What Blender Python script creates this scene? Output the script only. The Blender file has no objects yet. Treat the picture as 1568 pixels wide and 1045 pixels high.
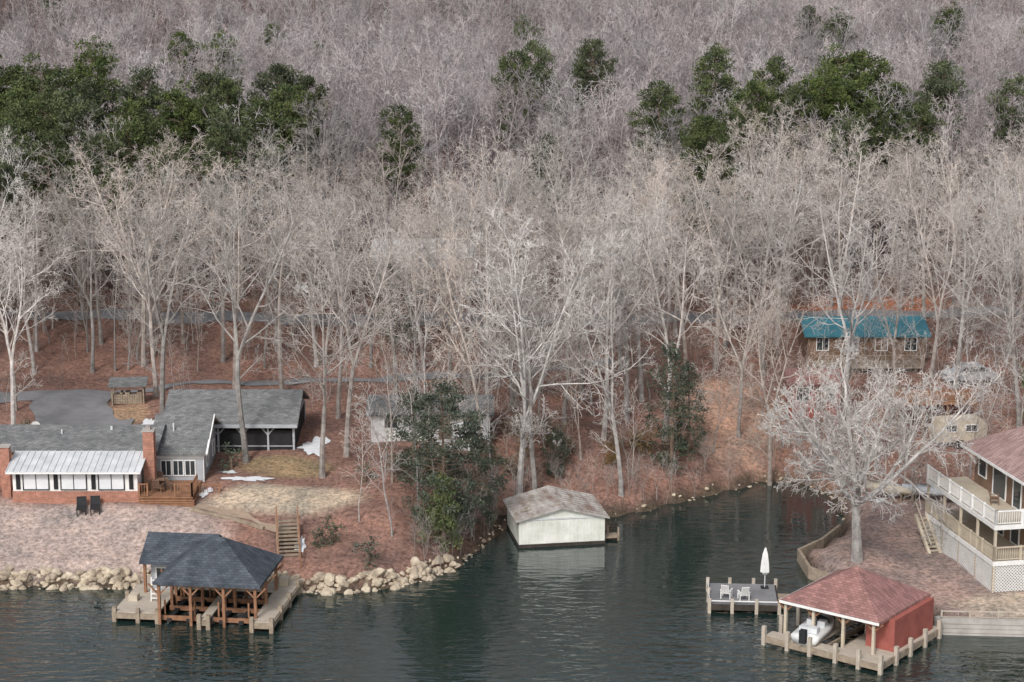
import bpy, math, random, bmesh
import numpy as np
from mathutils import Vector, Matrix, Euler
R=math.radians
sc=bpy.context.scene
root=sc.collection
# ------------------------------------------------------------ materials
def mat(name,c1,c2=None,scale=3.0,rough=.85,bump=0.0,metal=0.0,detail=6,rand=0.0,kind=None,stretch=None,spec=.3,c3=None,sat=(.6,1.5),hgr=None):
    m=bpy.data.materials.new(name); m.use_nodes=True
    nt=m.node_tree; N=nt.nodes; L=nt.links
    b=N['Principled BSDF']; b.inputs['Roughness'].default_value=rough; b.inputs['Metallic'].default_value=metal
    b.inputs['Specular IOR Level'].default_value=spec
    if c2 is None: c2=tuple(x*.8 for x in c1)
    tc=N.new('ShaderNodeTexCoord'); mp=N.new('ShaderNodeMapping'); L.new(tc.outputs['Object'],mp.inputs[0])
    if stretch: mp.inputs['Scale'].default_value=stretch
    nz=N.new('ShaderNodeTexNoise'); nz.inputs['Scale'].default_value=scale; nz.inputs['Detail'].default_value=detail; nz.inputs['Roughness'].default_value=.65
    L.new(mp.outputs[0],nz.inputs['Vector'])
    cr=N.new('ShaderNodeValToRGB'); L.new(nz.outputs['Fac'],cr.inputs[0])
    cr.color_ramp.elements[0].position=.33; cr.color_ramp.elements[1].position=.67
    cr.color_ramp.elements[0].color=(*c2,1); cr.color_ramp.elements[1].color=(*c1,1)
    if c3:
        e=cr.color_ramp.elements.new(.5); e.color=(*c3,1)
    out=cr.outputs[0]; h=nz.outputs['Fac']
    def mulcol(o2):
        mx=N.new('ShaderNodeMixRGB'); mx.blend_type='MULTIPLY'; mx.inputs[0].default_value=1; L.new(out,mx.inputs[1]); L.new(o2,mx.inputs[2]); return mx.outputs[0]
    if kind in('shingle','brick'):
        br=N.new('ShaderNodeTexBrick'); br.inputs['Scale'].default_value=1
        if kind=='shingle':
            L.new(tc.outputs['Object'],br.inputs['Vector'])
            p=(.34,.17,.012,(1.15,1.15,1.15,1),(.7,.7,.7,1),(.45,.45,.45,1))
        else:
            sx=N.new('ShaderNodeSeparateXYZ'); L.new(tc.outputs['Object'],sx.inputs[0])
            ad=N.new('ShaderNodeMath'); L.new(sx.outputs[0],ad.inputs[0]); L.new(sx.outputs[1],ad.inputs[1])
            cb=N.new('ShaderNodeCombineXYZ'); L.new(ad.outputs[0],cb.inputs[0]); L.new(sx.outputs[2],cb.inputs[1]); L.new(cb.outputs[0],br.inputs['Vector'])
            p=(.24,.09,.01,(1.2,1.1,1.1,1),(.7,.7,.7,1),(1.5,1.9,2.0,1))
        br.inputs['Brick Width'].default_value=p[0]; br.inputs['Row Height'].default_value=p[1]; br.inputs['Mortar Size'].default_value=p[2]
        br.inputs['Color1'].default_value=p[3]; br.inputs['Color2'].default_value=p[4]; br.inputs['Mortar'].default_value=p[5]
        out=mulcol(br.outputs['Color'])
    if kind in('siding','ribs'):
        wv=N.new('ShaderNodeTexWave'); wv.wave_profile='SAW'; wv.bands_direction='Z' if kind=='siding' else 'X'
        wv.inputs['Scale'].default_value=1.6 if kind=='siding' else 1.05; L.new(tc.outputs['Object'],wv.inputs[0])
        h=wv.outputs['Fac']; bump=max(bump,.25)
    if hgr:  # forest shade painted into the bark colour: trunks darker low down, crowns paler
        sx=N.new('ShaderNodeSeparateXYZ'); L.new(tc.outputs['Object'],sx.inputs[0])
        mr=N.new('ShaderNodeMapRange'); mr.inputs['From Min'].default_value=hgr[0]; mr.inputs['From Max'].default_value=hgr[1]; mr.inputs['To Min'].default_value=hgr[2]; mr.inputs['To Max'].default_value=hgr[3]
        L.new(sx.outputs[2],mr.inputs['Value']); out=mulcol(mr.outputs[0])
    if rand:
        oi=N.new('ShaderNodeObjectInfo'); hs=N.new('ShaderNodeHueSaturation'); mr=N.new('ShaderNodeMapRange')
        mr.inputs['To Min'].default_value=1-rand; mr.inputs['To Max'].default_value=1+rand
        L.new(oi.outputs['Random'],mr.inputs['Value']); L.new(mr.outputs[0],hs.inputs['Value'])
        mu=N.new('ShaderNodeMath'); mu.operation='MULTIPLY'; mu.inputs[1].default_value=7.31; fr=N.new('ShaderNodeMath'); fr.operation='FRACT'
        L.new(oi.outputs['Random'],mu.inputs[0]); L.new(mu.outputs[0],fr.inputs[0])
        m2=N.new('ShaderNodeMapRange'); m2.inputs['To Min'].default_value=sat[0]; m2.inputs['To Max'].default_value=sat[1]; L.new(fr.outputs[0],m2.inputs['Value']); L.new(m2.outputs[0],hs.inputs['Saturation'])
        L.new(out,hs.inputs['Color']); out=hs.outputs[0]
    L.new(out,b.inputs['Base Color'])
    if bump:
        bp=N.new('ShaderNodeBump'); bp.inputs['Strength'].default_value=bump; bp.inputs['Distance'].default_value=.05
        L.new(h,bp.inputs['Height']); L.new(bp.outputs[0],b.inputs['Normal'])
    return m
M={}
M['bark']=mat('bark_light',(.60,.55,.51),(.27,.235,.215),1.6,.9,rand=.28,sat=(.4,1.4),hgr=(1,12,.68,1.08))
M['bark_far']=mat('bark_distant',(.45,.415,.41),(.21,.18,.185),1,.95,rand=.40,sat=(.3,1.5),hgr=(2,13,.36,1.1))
M['bark_pine']=mat('bark_pine',(.22,.16,.12),(.12,.09,.07),3,.95)
M['needle']=mat('pine_needles',(.12,.145,.052),(.022,.040,.017),.7,.85,rand=.28,detail=4,sat=(.7,1.15))
M['ever']=mat('evergreen_leaves',(.10,.135,.075),(.026,.042,.028),1.2,.6,rand=.15,detail=3,sat=(.7,1.1))
M['ever2']=mat('conifer_leaves',(.15,.18,.07),(.06,.085,.035),1.2,.7,detail=3)
M['shrub']=mat('dry_shrub',(.30,.23,.15),(.14,.105,.065),2,.9,rand=.2)
M['white']=mat('white_paint',(.80,.80,.79),(.68,.68,.67),1.5,.6)
M['whites']=mat('white_siding',(.76,.77,.78),(.64,.65,.66),1.2,.6,kind='siding')
M['whiter']=mat('white_metal_siding',(.74,.75,.71),(.50,.52,.46),.9,.55,kind='ribs')
M['greys']=mat('grey_siding',(.42,.44,.47),(.34,.36,.39),1.2,.7,kind='siding')
M['brick']=mat('red_brick',(.38,.18,.13),(.26,.12,.085),2,.9,kind='brick')
M['shG']=mat('grey_shingles',(.23,.235,.235),(.145,.15,.155),.9,.9,kind='shingle')
M['shB']=mat('slate_shingles',(.10,.115,.14),(.045,.055,.07),.9,.85,kind='shingle')
M['shR']=mat('red_shingles',(.36,.19,.175),(.25,.135,.125),.9,.9,kind='shingle')
M['shP']=mat('pink_shingles',(.42,.29,.27),(.33,.22,.21),.9,.9,kind='shingle')
M['metal']=mat('white_metal_roof',(.66,.68,.70),(.47,.49,.51),.7,.45)
M['rust']=mat('rusty_metal_roof',(.50,.48,.46),(.20,.14,.115),.9,.7,bump=.3,c3=(.35,.32,.30),stretch=(1.9,.5,1),detail=9)
M['teal']=mat('teal_metal_roof',(.05,.19,.24),(.035,.13,.17),.8,.5,kind='ribs')
M['wood']=mat('weathered_wood',(.36,.30,.23),(.21,.165,.125),2.5,.85,bump=.1)
M['woodO']=mat('stained_wood',(.32,.17,.10),(.19,.095,.055),2.5,.8)
M['woodL']=mat('pale_deck_boards',(.50,.45,.38),(.35,.30,.25),2,.85,stretch=(1,6,1))
M['woodD']=mat('dark_timber',(.06,.05,.045),(.03,.025,.02),2,.9)
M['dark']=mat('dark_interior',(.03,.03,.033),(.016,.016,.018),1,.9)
M['glass']=mat('window_glass',(.05,.06,.07),(.02,.03,.035),1,.08,spec=.8)
M['blind']=mat('window_blinds',(.74,.76,.78),(.64,.66,.69),1,.5,kind='siding')
M['red']=mat('red_siding',(.38,.12,.095),(.28,.085,.07),1.2,.75,kind='siding')
M['tan']=mat('tan_paint',(.54,.48,.38),(.44,.38,.30),1.5,.7)
M['brown']=mat('brown_siding',(.24,.155,.11),(.15,.10,.07),1.2,.8,kind='siding')
M['asphalt']=mat('asphalt',(.235,.235,.245),(.15,.15,.155),.5,.95,bump=.1,detail=10)
M['snow']=mat('snow',(.80,.82,.85),(.62,.64,.66),2,.7,bump=.4)
M['rock']=mat('riprap_stone',(.58,.51,.40),(.22,.18,.14),1.1,.9,bump=.5,c3=(.43,.36,.275))
M['conc']=mat('concrete',(.45,.43,.40),(.32,.30,.28),1,.9)
M['rubber']=mat('rubber',(.02,.02,.02),(.015,.015,.015),1,.8)
M['path']=mat('dirt_path',(.38,.29,.22),(.27,.20,.15),1.5,.95)
# ------------------------------------------------------------ terrain
SH=[(-420,133),(-120,131),(-60,130.4),(-35.1,130.2),(-26.2,130.3),(-20,130.0),(-14.9,129.5),(-11.8,129.2),(-8.2,130.2),(-6.1,131.9),(-3.9,134.5),
(-2.8,137.5),(-1.2,141.3),(-.6,145.3),(-.8,147),(3.4,147.8),(7.8,146.8),(10.2,148),(14.3,151.5),(18.2,154.3),(20.6,156.5),(23,156.5),(25.4,152.4),(25.2,146),
(24.6,142.1),(22.6,138.5),(20.6,136),(20.8,132.3),(22.8,129.5),(26.7,125.6),(27.6,121.4),(33,121.0),(60,120),(420,118)]
POLY=SH+[(420,1500),(-420,1500)]
SA=np.array(SH,float)
def sdist(X,Y):
    X=np.asarray(X,float);Y=np.asarray(Y,float)
    d=np.full(X.shape,1e9)
    for i in range(len(SA)-1):
        a=SA[i];b=SA[i+1];e=b-a;L2=e@e
        t=np.clip(((X-a[0])*e[0]+(Y-a[1])*e[1])/L2,0,1)
        d=np.minimum(d,np.hypot(X-a[0]-t*e[0],Y-a[1]-t*e[1]))
    ins=np.zeros(X.shape,bool)
    n=len(POLY)
    for i in range(n):
        x1,y1=POLY[i];x2,y2=POLY[(i+1)%n]
        if y1==y2: continue
        c=((y1>Y)!=(y2>Y))&(X<(x2-x1)*(Y-y1)/(y2-y1)+x1)
        ins^=c
    return np.where(ins,d,-d)
def hgt(X,Y):
    X=np.asarray(X,float);Y=np.asarray(Y,float)
    d=sdist(X,Y)+.25*np.sin(X*1.7+Y*.9)+.15*np.sin(X*4.1-Y*2.3)
    zl=np.interp(Y,[118,130,133,139,150,160,171,185,200,260,350,420,520,650,900],[.9,1.1,1.4,3.0,4,4.6,5.2,8,9,10.5,12,14,27,62,110])
    zr=np.interp(Y,[118,126,150,160,171,185,200,260,350,420,520,650,900],[.9,1.1,1.7,4.2,6.0,8,9,10.5,12,14,27,62,110])
    t=np.clip((X-14)/6,0,1);t=t*t*(3-2*t)
    zy=zl*(1-t)+zr*t
    bank=np.interp(d,[-8,-1.5,0,.8,2,6,15,30,60],[-3,-1.2,-.1,.75,1.3,3.0,6.5,13,120])
    n=.12*np.sin(X*.6+1.3*np.sin(Y*.4))+.1*np.sin(Y*.8+X*.3)
    nf=np.clip((Y-200)/100,0,1)*(1.5*np.sin(X*.03+1)+1.2*np.sin(Y*.035+X*.02))
    return np.minimum(zy+nf+n*np.clip(d/3,0,1)*.8,bank)
def hz(x,y): return float(hgt(np.array([x]),np.array([y]))[0])
def sd(x,y): return float(sdist(np.array([x]),np.array([y]))[0])
xs=np.concatenate([np.linspace(-420,-75,50)[:-1],np.arange(-75,60,.5),np.linspace(60,420,50)])
ys=np.concatenate([np.linspace(95,116,8)[:-1],np.arange(116,205,.5),np.linspace(205,900,120)])
XX,YY=np.meshgrid(xs,ys); ZZ=hgt(XX,YY)
nx,ny=len(xs),len(ys)
co=np.stack([XX.ravel(),YY.ravel(),ZZ.ravel()],1)
idx=np.arange(nx*ny).reshape(ny,nx)
fc=np.stack([idx[:-1,:-1].ravel(),idx[:-1,1:].ravel(),idx[1:,1:].ravel(),idx[1:,:-1].ravel()],1)
me=bpy.data.meshes.new('ground'); me.from_pydata(co.tolist(),[],fc.tolist())
D=sdist(XX,YY).ravel(); X=XX.ravel();Y=YY.ravel()
col=np.tile(np.array([.235,.140,.112]),(len(X),1))
def blend(c,w):
    global col
    w=np.clip(w,0,1)[:,None]; col=col*(1-w)+np.array(c)*w
wob=1.0*np.sin(X*.8+np.sin(Y))+.7*np.sin(Y*1.3+X*.5)
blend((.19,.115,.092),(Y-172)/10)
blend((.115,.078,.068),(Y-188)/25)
blend((.375,.305,.275),np.minimum((141-Y+wob*.3)/2,(-19.5-X+wob)/3))
def ell(cx,cy,rx,ry): return (1-np.hypot((X-cx)/rx,(Y-cy)/ry)+wob*.06)*3
blend((.46,.38,.29),ell(-16.5,141,6.5,3.2))
blend((.24,.18,.11),ell(-17.5,147.5,4.2,2.6))
blend((.34,.23,.15),ell(-32.3,160.5,2.6,3))
blend((.30,.225,.20),np.minimum((X-19)/3,(150-Y+wob)/4))
blend((.42,.35,.28),ell(34,123.5,6,3.0))
blend((.36,.15,.085),ell(35,189,9,5))
blend((.40,.26,.195),ell(18,163,6,8)*.8)
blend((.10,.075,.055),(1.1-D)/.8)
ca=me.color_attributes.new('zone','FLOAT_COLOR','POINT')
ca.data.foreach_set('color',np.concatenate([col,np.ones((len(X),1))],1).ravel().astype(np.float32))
me.polygons.foreach_set('use_smooth',[True]*len(me.polygons))
g=bpy.data.objects.new('ground',me); root.objects.link(g)
m=bpy.data.materials.new('leaf_litter_ground'); m.use_nodes=True; nt=m.node_tree;N=nt.nodes;L=nt.links;b=N['Principled BSDF']; b.inputs['Roughness'].default_value=.95; b.inputs['Specular IOR Level'].default_value=.15
at=N.new('ShaderNodeAttribute'); at.attribute_name='zone'
tc=N.new('ShaderNodeTexCoord')
def noise(s,d):
    n=N.new('ShaderNodeTexNoise'); n.inputs['Scale'].default_value=s;n.inputs['Detail'].default_value=d;n.inputs['Roughness'].default_value=.75; L.new(tc.outputs['Object'],n.inputs['Vector']); return n
n1=noise(3.2,10);n2=noise(.25,6)
def ramp(n,a,ca_,b2,cb_):
    r=N.new('ShaderNodeValToRGB');r.color_ramp.elements[0].position=a;r.color_ramp.elements[0].color=(*ca_,1);r.color_ramp.elements[1].position=b2;r.color_ramp.elements[1].color=(*cb_,1);L.new(n.outputs['Fac'],r.inputs[0]);return r.outputs[0]
o1=ramp(n1,.33,(.34,.33,.33),.67,(1.65,1.65,1.65));o2=ramp(n2,.35,(.66,.72,.77),.65,(1.3,1.23,1.18))
def mulc(a,c):
    q=N.new('ShaderNodeMixRGB');q.blend_type='MULTIPLY';q.inputs[0].default_value=1;L.new(a,q.inputs[1]);L.new(c,q.inputs[2]);return q.outputs[0]
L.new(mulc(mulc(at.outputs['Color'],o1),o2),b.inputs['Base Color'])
bp=N.new('ShaderNodeBump');bp.inputs['Strength'].default_value=.7;bp.inputs['Distance'].default_value=.12;L.new(n1.outputs['Fac'],bp.inputs['Height']);L.new(bp.outputs[0],b.inputs['Normal'])
me.materials.append(m)
# water
me=bpy.data.meshes.new('lake_water'); me.from_pydata([(-1500,-1500,0),(1500,-1500,0),(1500,240,0),(-1500,240,0)],[],[(0,1,2,3)])
w=bpy.data.objects.new('lake_water',me); root.objects.link(w)
m=bpy.data.materials.new('lake_water');m.use_nodes=True;nt=m.node_tree;N=nt.nodes;L=nt.links;b=N['Principled BSDF']
b.inputs['Base Color'].default_value=(.012,.026,.024,1);b.inputs['Roughness'].default_value=.04;b.inputs['IOR'].default_value=1.95
tc=N.new('ShaderNodeTexCoord')
def wn(s,st,det,rot=12):
    mp=N.new('ShaderNodeMapping');mp.inputs['Scale'].default_value=st;mp.inputs['Rotation'].default_value=(0,0,R(rot));L.new(tc.outputs['Object'],mp.inputs[0]);n=N.new('ShaderNodeTexNoise');n.inputs['Scale'].default_value=s;n.inputs['Detail'].default_value=det;n.inputs['Distortion'].default_value=.5;L.new(mp.outputs[0],n.inputs[0]);return n
na=wn(1.35,(.5,1.25,1),2.2);nb=wn(.08,(1,.7,1),3,30)
ml=N.new('ShaderNodeMath');ml.operation='MULTIPLY';L.new(na.outputs['Fac'],ml.inputs[0])
sp=N.new('ShaderNodeSeparateXYZ');L.new(tc.outputs['Object'],sp.inputs[0])
rr=N.new('ShaderNodeMapRange');rr.inputs['From Min'].default_value=.40;rr.inputs['From Max'].default_value=.60;rr.inputs['To Min'].default_value=.4;rr.inputs['To Max'].default_value=1.3;L.new(nb.outputs['Fac'],rr.inputs['Value'])
# open lake is breezier than the sheltered cove
rb=N.new('ShaderNodeMapRange');rb.inputs['From Min'].default_value=142;rb.inputs['From Max'].default_value=114;rb.inputs['To Min'].default_value=.35;rb.inputs['To Max'].default_value=1.35;L.new(sp.outputs[1],rb.inputs['Value'])
m3=N.new('ShaderNodeMath');m3.operation='MULTIPLY';L.new(rr.outputs[0],m3.inputs[0]);L.new(rb.outputs[0],m3.inputs[1]);L.new(m3.outputs[0],ml.inputs[1])
bp=N.new('ShaderNodeBump');bp.inputs['Strength'].default_value=1;bp.inputs['Distance'].default_value=.12;L.new(ml.outputs[0],bp.inputs['Height']);L.new(bp.outputs[0],b.inputs['Normal'])
me.materials.append(m)
# ------------------------------------------------------------ builder
class G:
    def __init__(s,name,x,y,z=0,rot=0):
        s.e=bpy.data.objects.new(name,None);s.e.location=(x,y,z);s.e.rotation_euler=(0,0,R(rot));s.e.empty_display_size=.5;root.objects.link(s.e)
    def mesh(s,part,V,F,m,smooth=False):
        me=bpy.data.meshes.new(part);me.from_pydata([tuple(v) for v in V],[],F)
        if smooth: me.polygons.foreach_set('use_smooth',[True]*len(F))
        me.materials.append(M[m]);o=bpy.data.objects.new(part,me);o.parent=s.e;root.objects.link(o);return o
    def boxes(s,part,bl,m):
        V=[];F=[]
        for (x0,x1,y0,y1,z0,z1) in bl:
            i=len(V);V+=[(x0,y0,z0),(x1,y0,z0),(x1,y1,z0),(x0,y1,z0),(x0,y0,z1),(x1,y0,z1),(x1,y1,z1),(x0,y1,z1)]
            F+=[(i,i+3,i+2,i+1),(i+4,i+5,i+6,i+7),(i,i+1,i+5,i+4),(i+1,i+2,i+6,i+5),(i+2,i+3,i+7,i+6),(i+3,i,i+4,i+7)]
        return s.mesh(part,V,F,m)
    def beams(s,part,bl,m):
        V=[];F=[]
        for (p,q,w) in bl:
            p=Vector(p);q=Vector(q);d=(q-p).normalized();r=Vector((0,0,1)) if abs(d.z)<.95 else Vector((1,0,0));u=d.cross(r).normalized()*w/2;v=d.cross(u).normalized()*w/2
            i=len(V)
            for c in(p,q): V+=[c+u+v,c-u+v,c-u-v,c+u-v]
            F+=[(i,i+1,i+2,i+3),(i+7,i+6,i+5,i+4)]+[(i+k,i+4+k,i+4+(k+1)%4,i+(k+1)%4) for k in range(4)]
        return s.mesh(part,V,F,m)
    def gable(s,part,x0,x1,y0,y1,ze,zr,m,axis='x',t=.16):
        V=[];F=[]
        if axis=='x':
            ym=(y0+y1)/2
            prof=[(y0,ze),(ym,zr),(y1,ze),(y1,ze-t),(ym,zr-t),(y0,ze-t)]
            V=[(x0,a,b) for a,b in prof]+[(x1,a,b) for a,b in prof]
        else:
            xm=(x0+x1)/2
            prof=[(x0,ze),(xm,zr),(x1,ze),(x1,ze-t),(xm,zr-t),(x0,ze-t)]
            V=[(a,y0,b) for a,b in prof]+[(a,y1,b) for a,b in prof]
        F=[(k,(k+1)%6,6+(k+1)%6,6+k) for k in range(6)]+[(0,5,4,1),(1,4,3,2),(6,7,10,11),(7,8,9,10)]
        return s.mesh(part,V,F,m)
    def house(s,part,x0,x1,y0,y1,z0,ze,zr,m,axis='x'):
        if axis=='x':
            ym=(y0+y1)/2;pr=[(y0,z0),(y1,z0),(y1,ze),(ym,zr),(y0,ze)];V=[(x0,a,b) for a,b in pr]+[(x1,a,b) for a,b in pr]
        else:
            xm=(x0+x1)/2;pr=[(x0,z0),(x1,z0),(x1,ze),(xm,zr),(x0,ze)];V=[(a,y0,b) for a,b in pr]+[(a,y1,b) for a,b in pr]
        return s.mesh(part,V,[(0,1,2,3,4),(9,8,7,6,5)]+[(k,5+k,5+(k+1)%5,(k+1)%5) for k in range(5)],m)
    def hip(s,part,x0,x1,y0,y1,ze,zr,m,t=.18):
        w=x1-x0;d=y1-y0;h=min(w,d)/2
        if w>=d: a=(x0+h,(y0+y1)/2,zr);b=(x1-h,(y0+y1)/2,zr)
        else: a=((x0+x1)/2,y0+h,zr);b=((x0+x1)/2,y1-h,zr)
        V=[(x0,y0,ze),(x1,y0,ze),(x1,y1,ze),(x0,y1,ze),a,b]+[(x0,y0,ze-t),(x1,y0,ze-t),(x1,y1,ze-t),(x0,y1,ze-t)]
        if w>=d: F=[(0,1,5,4),(1,2,5),(2,3,4,5),(3,0,4)]
        else: F=[(0,1,4),(1,2,5,4),(2,3,5),(3,0,4,5)]
        F+=[(k,6+k,6+(k+1)%4,(k+1)%4) for k in range(4)]+[(6,7,8,9)]
        return s.mesh(part,V,F,m)
    def rail(s,part,pts,z,m,h=.95,bal=.14,w=.05,postw=.11):
        B=[]
        for (a,b) in zip(pts[:-1],pts[1:]):
            p=Vector((a[0],a[1],0));q=Vector((b[0],b[1],0));L_=(q-p).length
            B.append(((p.x,p.y,z+h),(q.x,q.y,z+h),w*1.6));B.append(((p.x,p.y,z+.12),(q.x,q.y,z+.12),w))
            n=max(1,int(L_/bal))
            for k in range(n+1):
                c=p.lerp(q,k/n);B.append(((c.x,c.y,z+.12),(c.x,c.y,z+h),w*.6))
            n=max(1,round(L_/1.8))
            for k in range(n+1):
                c=p.lerp(q,k/n);B.append(((c.x,c.y,z),(c.x,c.y,z+h+.08),postw))
        return s.beams(part,B,m)
    def windows(s,part,wl,y,frame='white',glass='glass'):
        fb=[];gb=[]
        f=.07
        for (x0,x1,z0,z1) in wl:
            gb.append((x0,x1,y-.03,y+.02,z0,z1))
            xm=(x0+x1)/2
            fb+=[(x0-f,x0,y-.08,y+.01,z0-f,z1+f),(x1,x1+f,y-.08,y+.01,z0-f,z1+f),(x0,x1,y-.08,y+.01,z1,z1+f),(x0,x1,y-.08,y+.01,z0-f,z0),(xm-.025,xm+.025,y-.06,y-.031,z0,z1)]
        s.boxes(part+'_glass',gb,glass);s.boxes(part+'_frame',fb,frame)
    def windows_x(s,part,wl,x,sgn,frame='white',glass='glass'):
        fb=[];gb=[];f=.07
        lo=lambda a,b:(min(x+sgn*a,x+sgn*b),max(x+sgn*a,x+sgn*b))
        for (y0,y1,z0,z1) in wl:
            gb.append((*lo(-.02,.03),y0,y1,z0,z1))
            for q in((y0-f,y0,z0-f,z1+f),(y1,y1+f,z0-f,z1+f),(y0,y1,z1,z1+f),(y0,y1,z0-f,z0)): fb.append((*lo(-.01,.08),*q))
        s.boxes(part+'_glass',gb,glass);s.boxes(part+'_frame',fb,frame)
def chairs(name,x,y,z,rot,m):
    c=G(name,x,y,z,rot)
    c.boxes('seat',[(-.28,.28,-.28,.25,.36,.42)],m);c.beams('backrest',[((-.2+.1*k,.22,.4),(-.22+.11*k,.45,1.0),.08) for k in range(5)],m)
    c.boxes('arms',[(-.36,-.27,-.32,.35,.58,.62),(.27,.36,-.32,.35,.58,.62)],m)
    c.boxes('legs',[(-.34,-.28,-.3,-.24,0,.6),(.28,.34,-.3,-.24,0,.6),(-.34,-.28,.2,.26,0,.6),(.28,.34,.2,.26,0,.6)],m)
    return c
# ---- lakefront house
h=G('lakefront_house',-31.9,140,hz(-31.9,141)-.1,0)
h.boxes('brick_base',[(-4.6,4.6,0,3.1,-1,.95)],'brick')
h.boxes('sunroom_wall',[(-4.55,4.55,.05,3.1,.95,2.5)],'white')
wl=[(-3.75+2.75*k,-1.95+2.75*k,1.1,2.25) for k in range(3)]
h.windows('sunroom_window',wl,.05,'dark','blind')
h.boxes('sunroom_side_lights',[(x,x+.3,-.03,.04,1.1,2.25) for x in(-4.3,-1.55,1.2,3.95)],'dark')
h.mesh('sunroom_roof',[(-4.9,-.45,2.52),(4.9,-.45,2.52),(4.9,3.3,3.35),(-4.9,3.3,3.35),(-4.9,-.45,2.42),(4.9,-.45,2.42),(4.9,3.3,3.2),(-4.9,3.3,3.2)],[(0,1,2,3),(7,6,5,4),(0,4,5,1),(1,5,6,2),(2,6,7,3),(3,7,4,0)],'metal')
h.beams('roof_seams',[((-4.9+.49*k,-.45,2.55),(-4.9+.49*k,3.3,3.38),.05) for k in range(21)],'metal')
h.boxes('gutter',[(-4.9,4.9,-.56,-.452,2.4,2.52)],'white')
h.house('main_walls',-7.5,5.2,3.12,9.5,-1,3.1,4.2,'brick')
h.gable('main_roof',-8,5.6,2.8,9.9,3.3,4.35,'shG')
h.boxes('chimney_stack',[(4.75,5.55,1.6,2.5,-.5,5.0),(-5.6,-4.95,.9,1.55,-.5,4.0)],'brick')
h.boxes('chimney_cap',[(4.68,5.62,1.53,2.57,5.0,5.1),(-5.67,-4.88,.83,1.62,4.0,4.1)],'conc')
h.boxes('chimney_flue',[(4.95,5.3,1.85,2.25,5.1,5.35)],'rust')
h.house('wing_walls',4.9,8.7,4.2,12,-1,2.75,4.5,'greys')
h.gable('wing_roof',4.6,9.05,3.8,12.4,2.75,4.75,'shG')
h.boxes('wing_trim',[(8.72,8.78,4.2,4.35,-.8,2.65),(8.72,8.78,11.85,12,-.8,2.6),(4.9,8.8,4.12,4.19,2.3,2.55)],'white')
h.beams('rake_trim',[((9.07,3.8,2.68),(9.07,8.1,4.66),.14),((9.07,8.1,4.66),(9.07,12.4,2.68),.14)],'white')
h.windows('wing_window',[(5.6,6.3,1.0,2.1),(6.5,7.2,1.0,2.1),(7.4,8.1,1.0,2.1)],4.2)
h.windows_x('gable_window',[(6,6.8,1.2,2.3),(9,9.8,1.2,2.3)],8.7,1)
h.boxes('deck_floor',[(4.65,8.6,-.2,4.15,.45,.6)],'woodO')
h.boxes('deck_skirt',[(4.65,8.6,-.3,-.2,-.75+.17*k,-.62+.17*k) for k in range(7)]+[(8.6,8.7,-.3,4.1,-.8+.17*k,-.67+.17*k) for k in range(7)],'woodO')
h.rail('deck_railing',[(7.3,-.2),(8.55,-.2),(8.55,2.2)],.6,'woodO',bal=.2)
h.rail('deck_railing_front',[(4.7,-.2),(5.3,-.2)],.6,'woodO',bal=.2)
h.boxes('deck_steps',[(8.7+.3*k,9.0+.3*k,2.2,3.9,-1.6,.35-.22*k) for k in range(6)],'wood')
h.rail('step_railing',[(8.75,2.1),(10.2,2.1)],-.1,'woodO',bal=.25)
h.boxes('deck_planter',[(5.6,6.4,-.75,-.35,-.6,-.1)],'wood')
h.boxes('vent_pipes',[(-2.0,-1.9,5.0,5.1,3.6,4.3),(1.6,1.75,5.6,5.75,3.6,4.4),(6.2,6.3,6.2,6.3,3.7,4.5)],'metal')
zb=h.e.location.z
for i,(x,y,r) in enumerate([(-26.9,141.2,20),(-26,141.0,-15),(-25.1,141.4,-50),(-26.3,142.6,170)]): chairs('patio_chair',x,y,zb+.6,r+180,'brown')
t=G('patio_table',-26,141.9,zb+.6);t.boxes('top',[(-.5,.5,-.35,.35,.7,.75)],'brown');t.boxes('legs',[(a-.04,a+.04,c-.04,c+.04,0,.7) for a in(-.4,.4) for c in(-.25,.25)],'dark')
for i,x in enumerate((-31.2,-30.2)):
    z=hz(x,138.6);c=G('lounge_chair',x,138.6,z,10);c.boxes('seat',[(-.35,.35,-.6,.6,.3,.38)],'dark');c.beams('backrest',[((a,.6,.34),(a,1.0,.85),.14) for a in(-.28,-.14,0,.14,.28)],'dark');c.boxes('legs',[(a-.04,a+.04,b_-.04,b_+.04,-.2,.3) for a in(-.3,.3) for b_ in(-.5,.5)],'dark')
# ---- open garage
z=hz(-22,152)-.1
c=G('open_garage',-22,151,z,0)
c.gable('roof',-5.4,5.3,-.6,8.6,2.35,4.1,'shG')
c.boxes('posts',[(x-.08,x+.08,-.1,.1,-.6,2.1) for x in(-5,-3,-1,.9,2.9,4.9)]+[(x-.1,x+.1,7.9,8.1,-.6,2.1) for x in(-5,0,4.9)],'greys')
c.boxes('fascia',[(-5.35,5.25,-.64,-.602,2.1,2.38)],'greys')
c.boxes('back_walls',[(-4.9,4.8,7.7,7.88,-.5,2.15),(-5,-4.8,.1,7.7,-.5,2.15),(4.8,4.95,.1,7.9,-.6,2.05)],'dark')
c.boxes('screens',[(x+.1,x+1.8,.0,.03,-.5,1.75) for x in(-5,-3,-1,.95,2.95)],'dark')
c.boxes('floor',[(-5,4.8,.05,7.7,-.6,.05)],'asphalt')
c.beams('braces',sum([[((x,-.05,1.4),(x+.6,-.05,2.1),.09),((x,-.05,1.4),(x-.6,-.05,2.1),.09)] for x in(-3,-1,.9,2.9)],[]),'greys')
c.boxes('low_rail',[(-4.9,4.8,-.04,-.005,.45,.53)],'greys')
c.house('gable_end',4.7,4.95,0,8,2.1,2.2,3.9,'greys')
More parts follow.
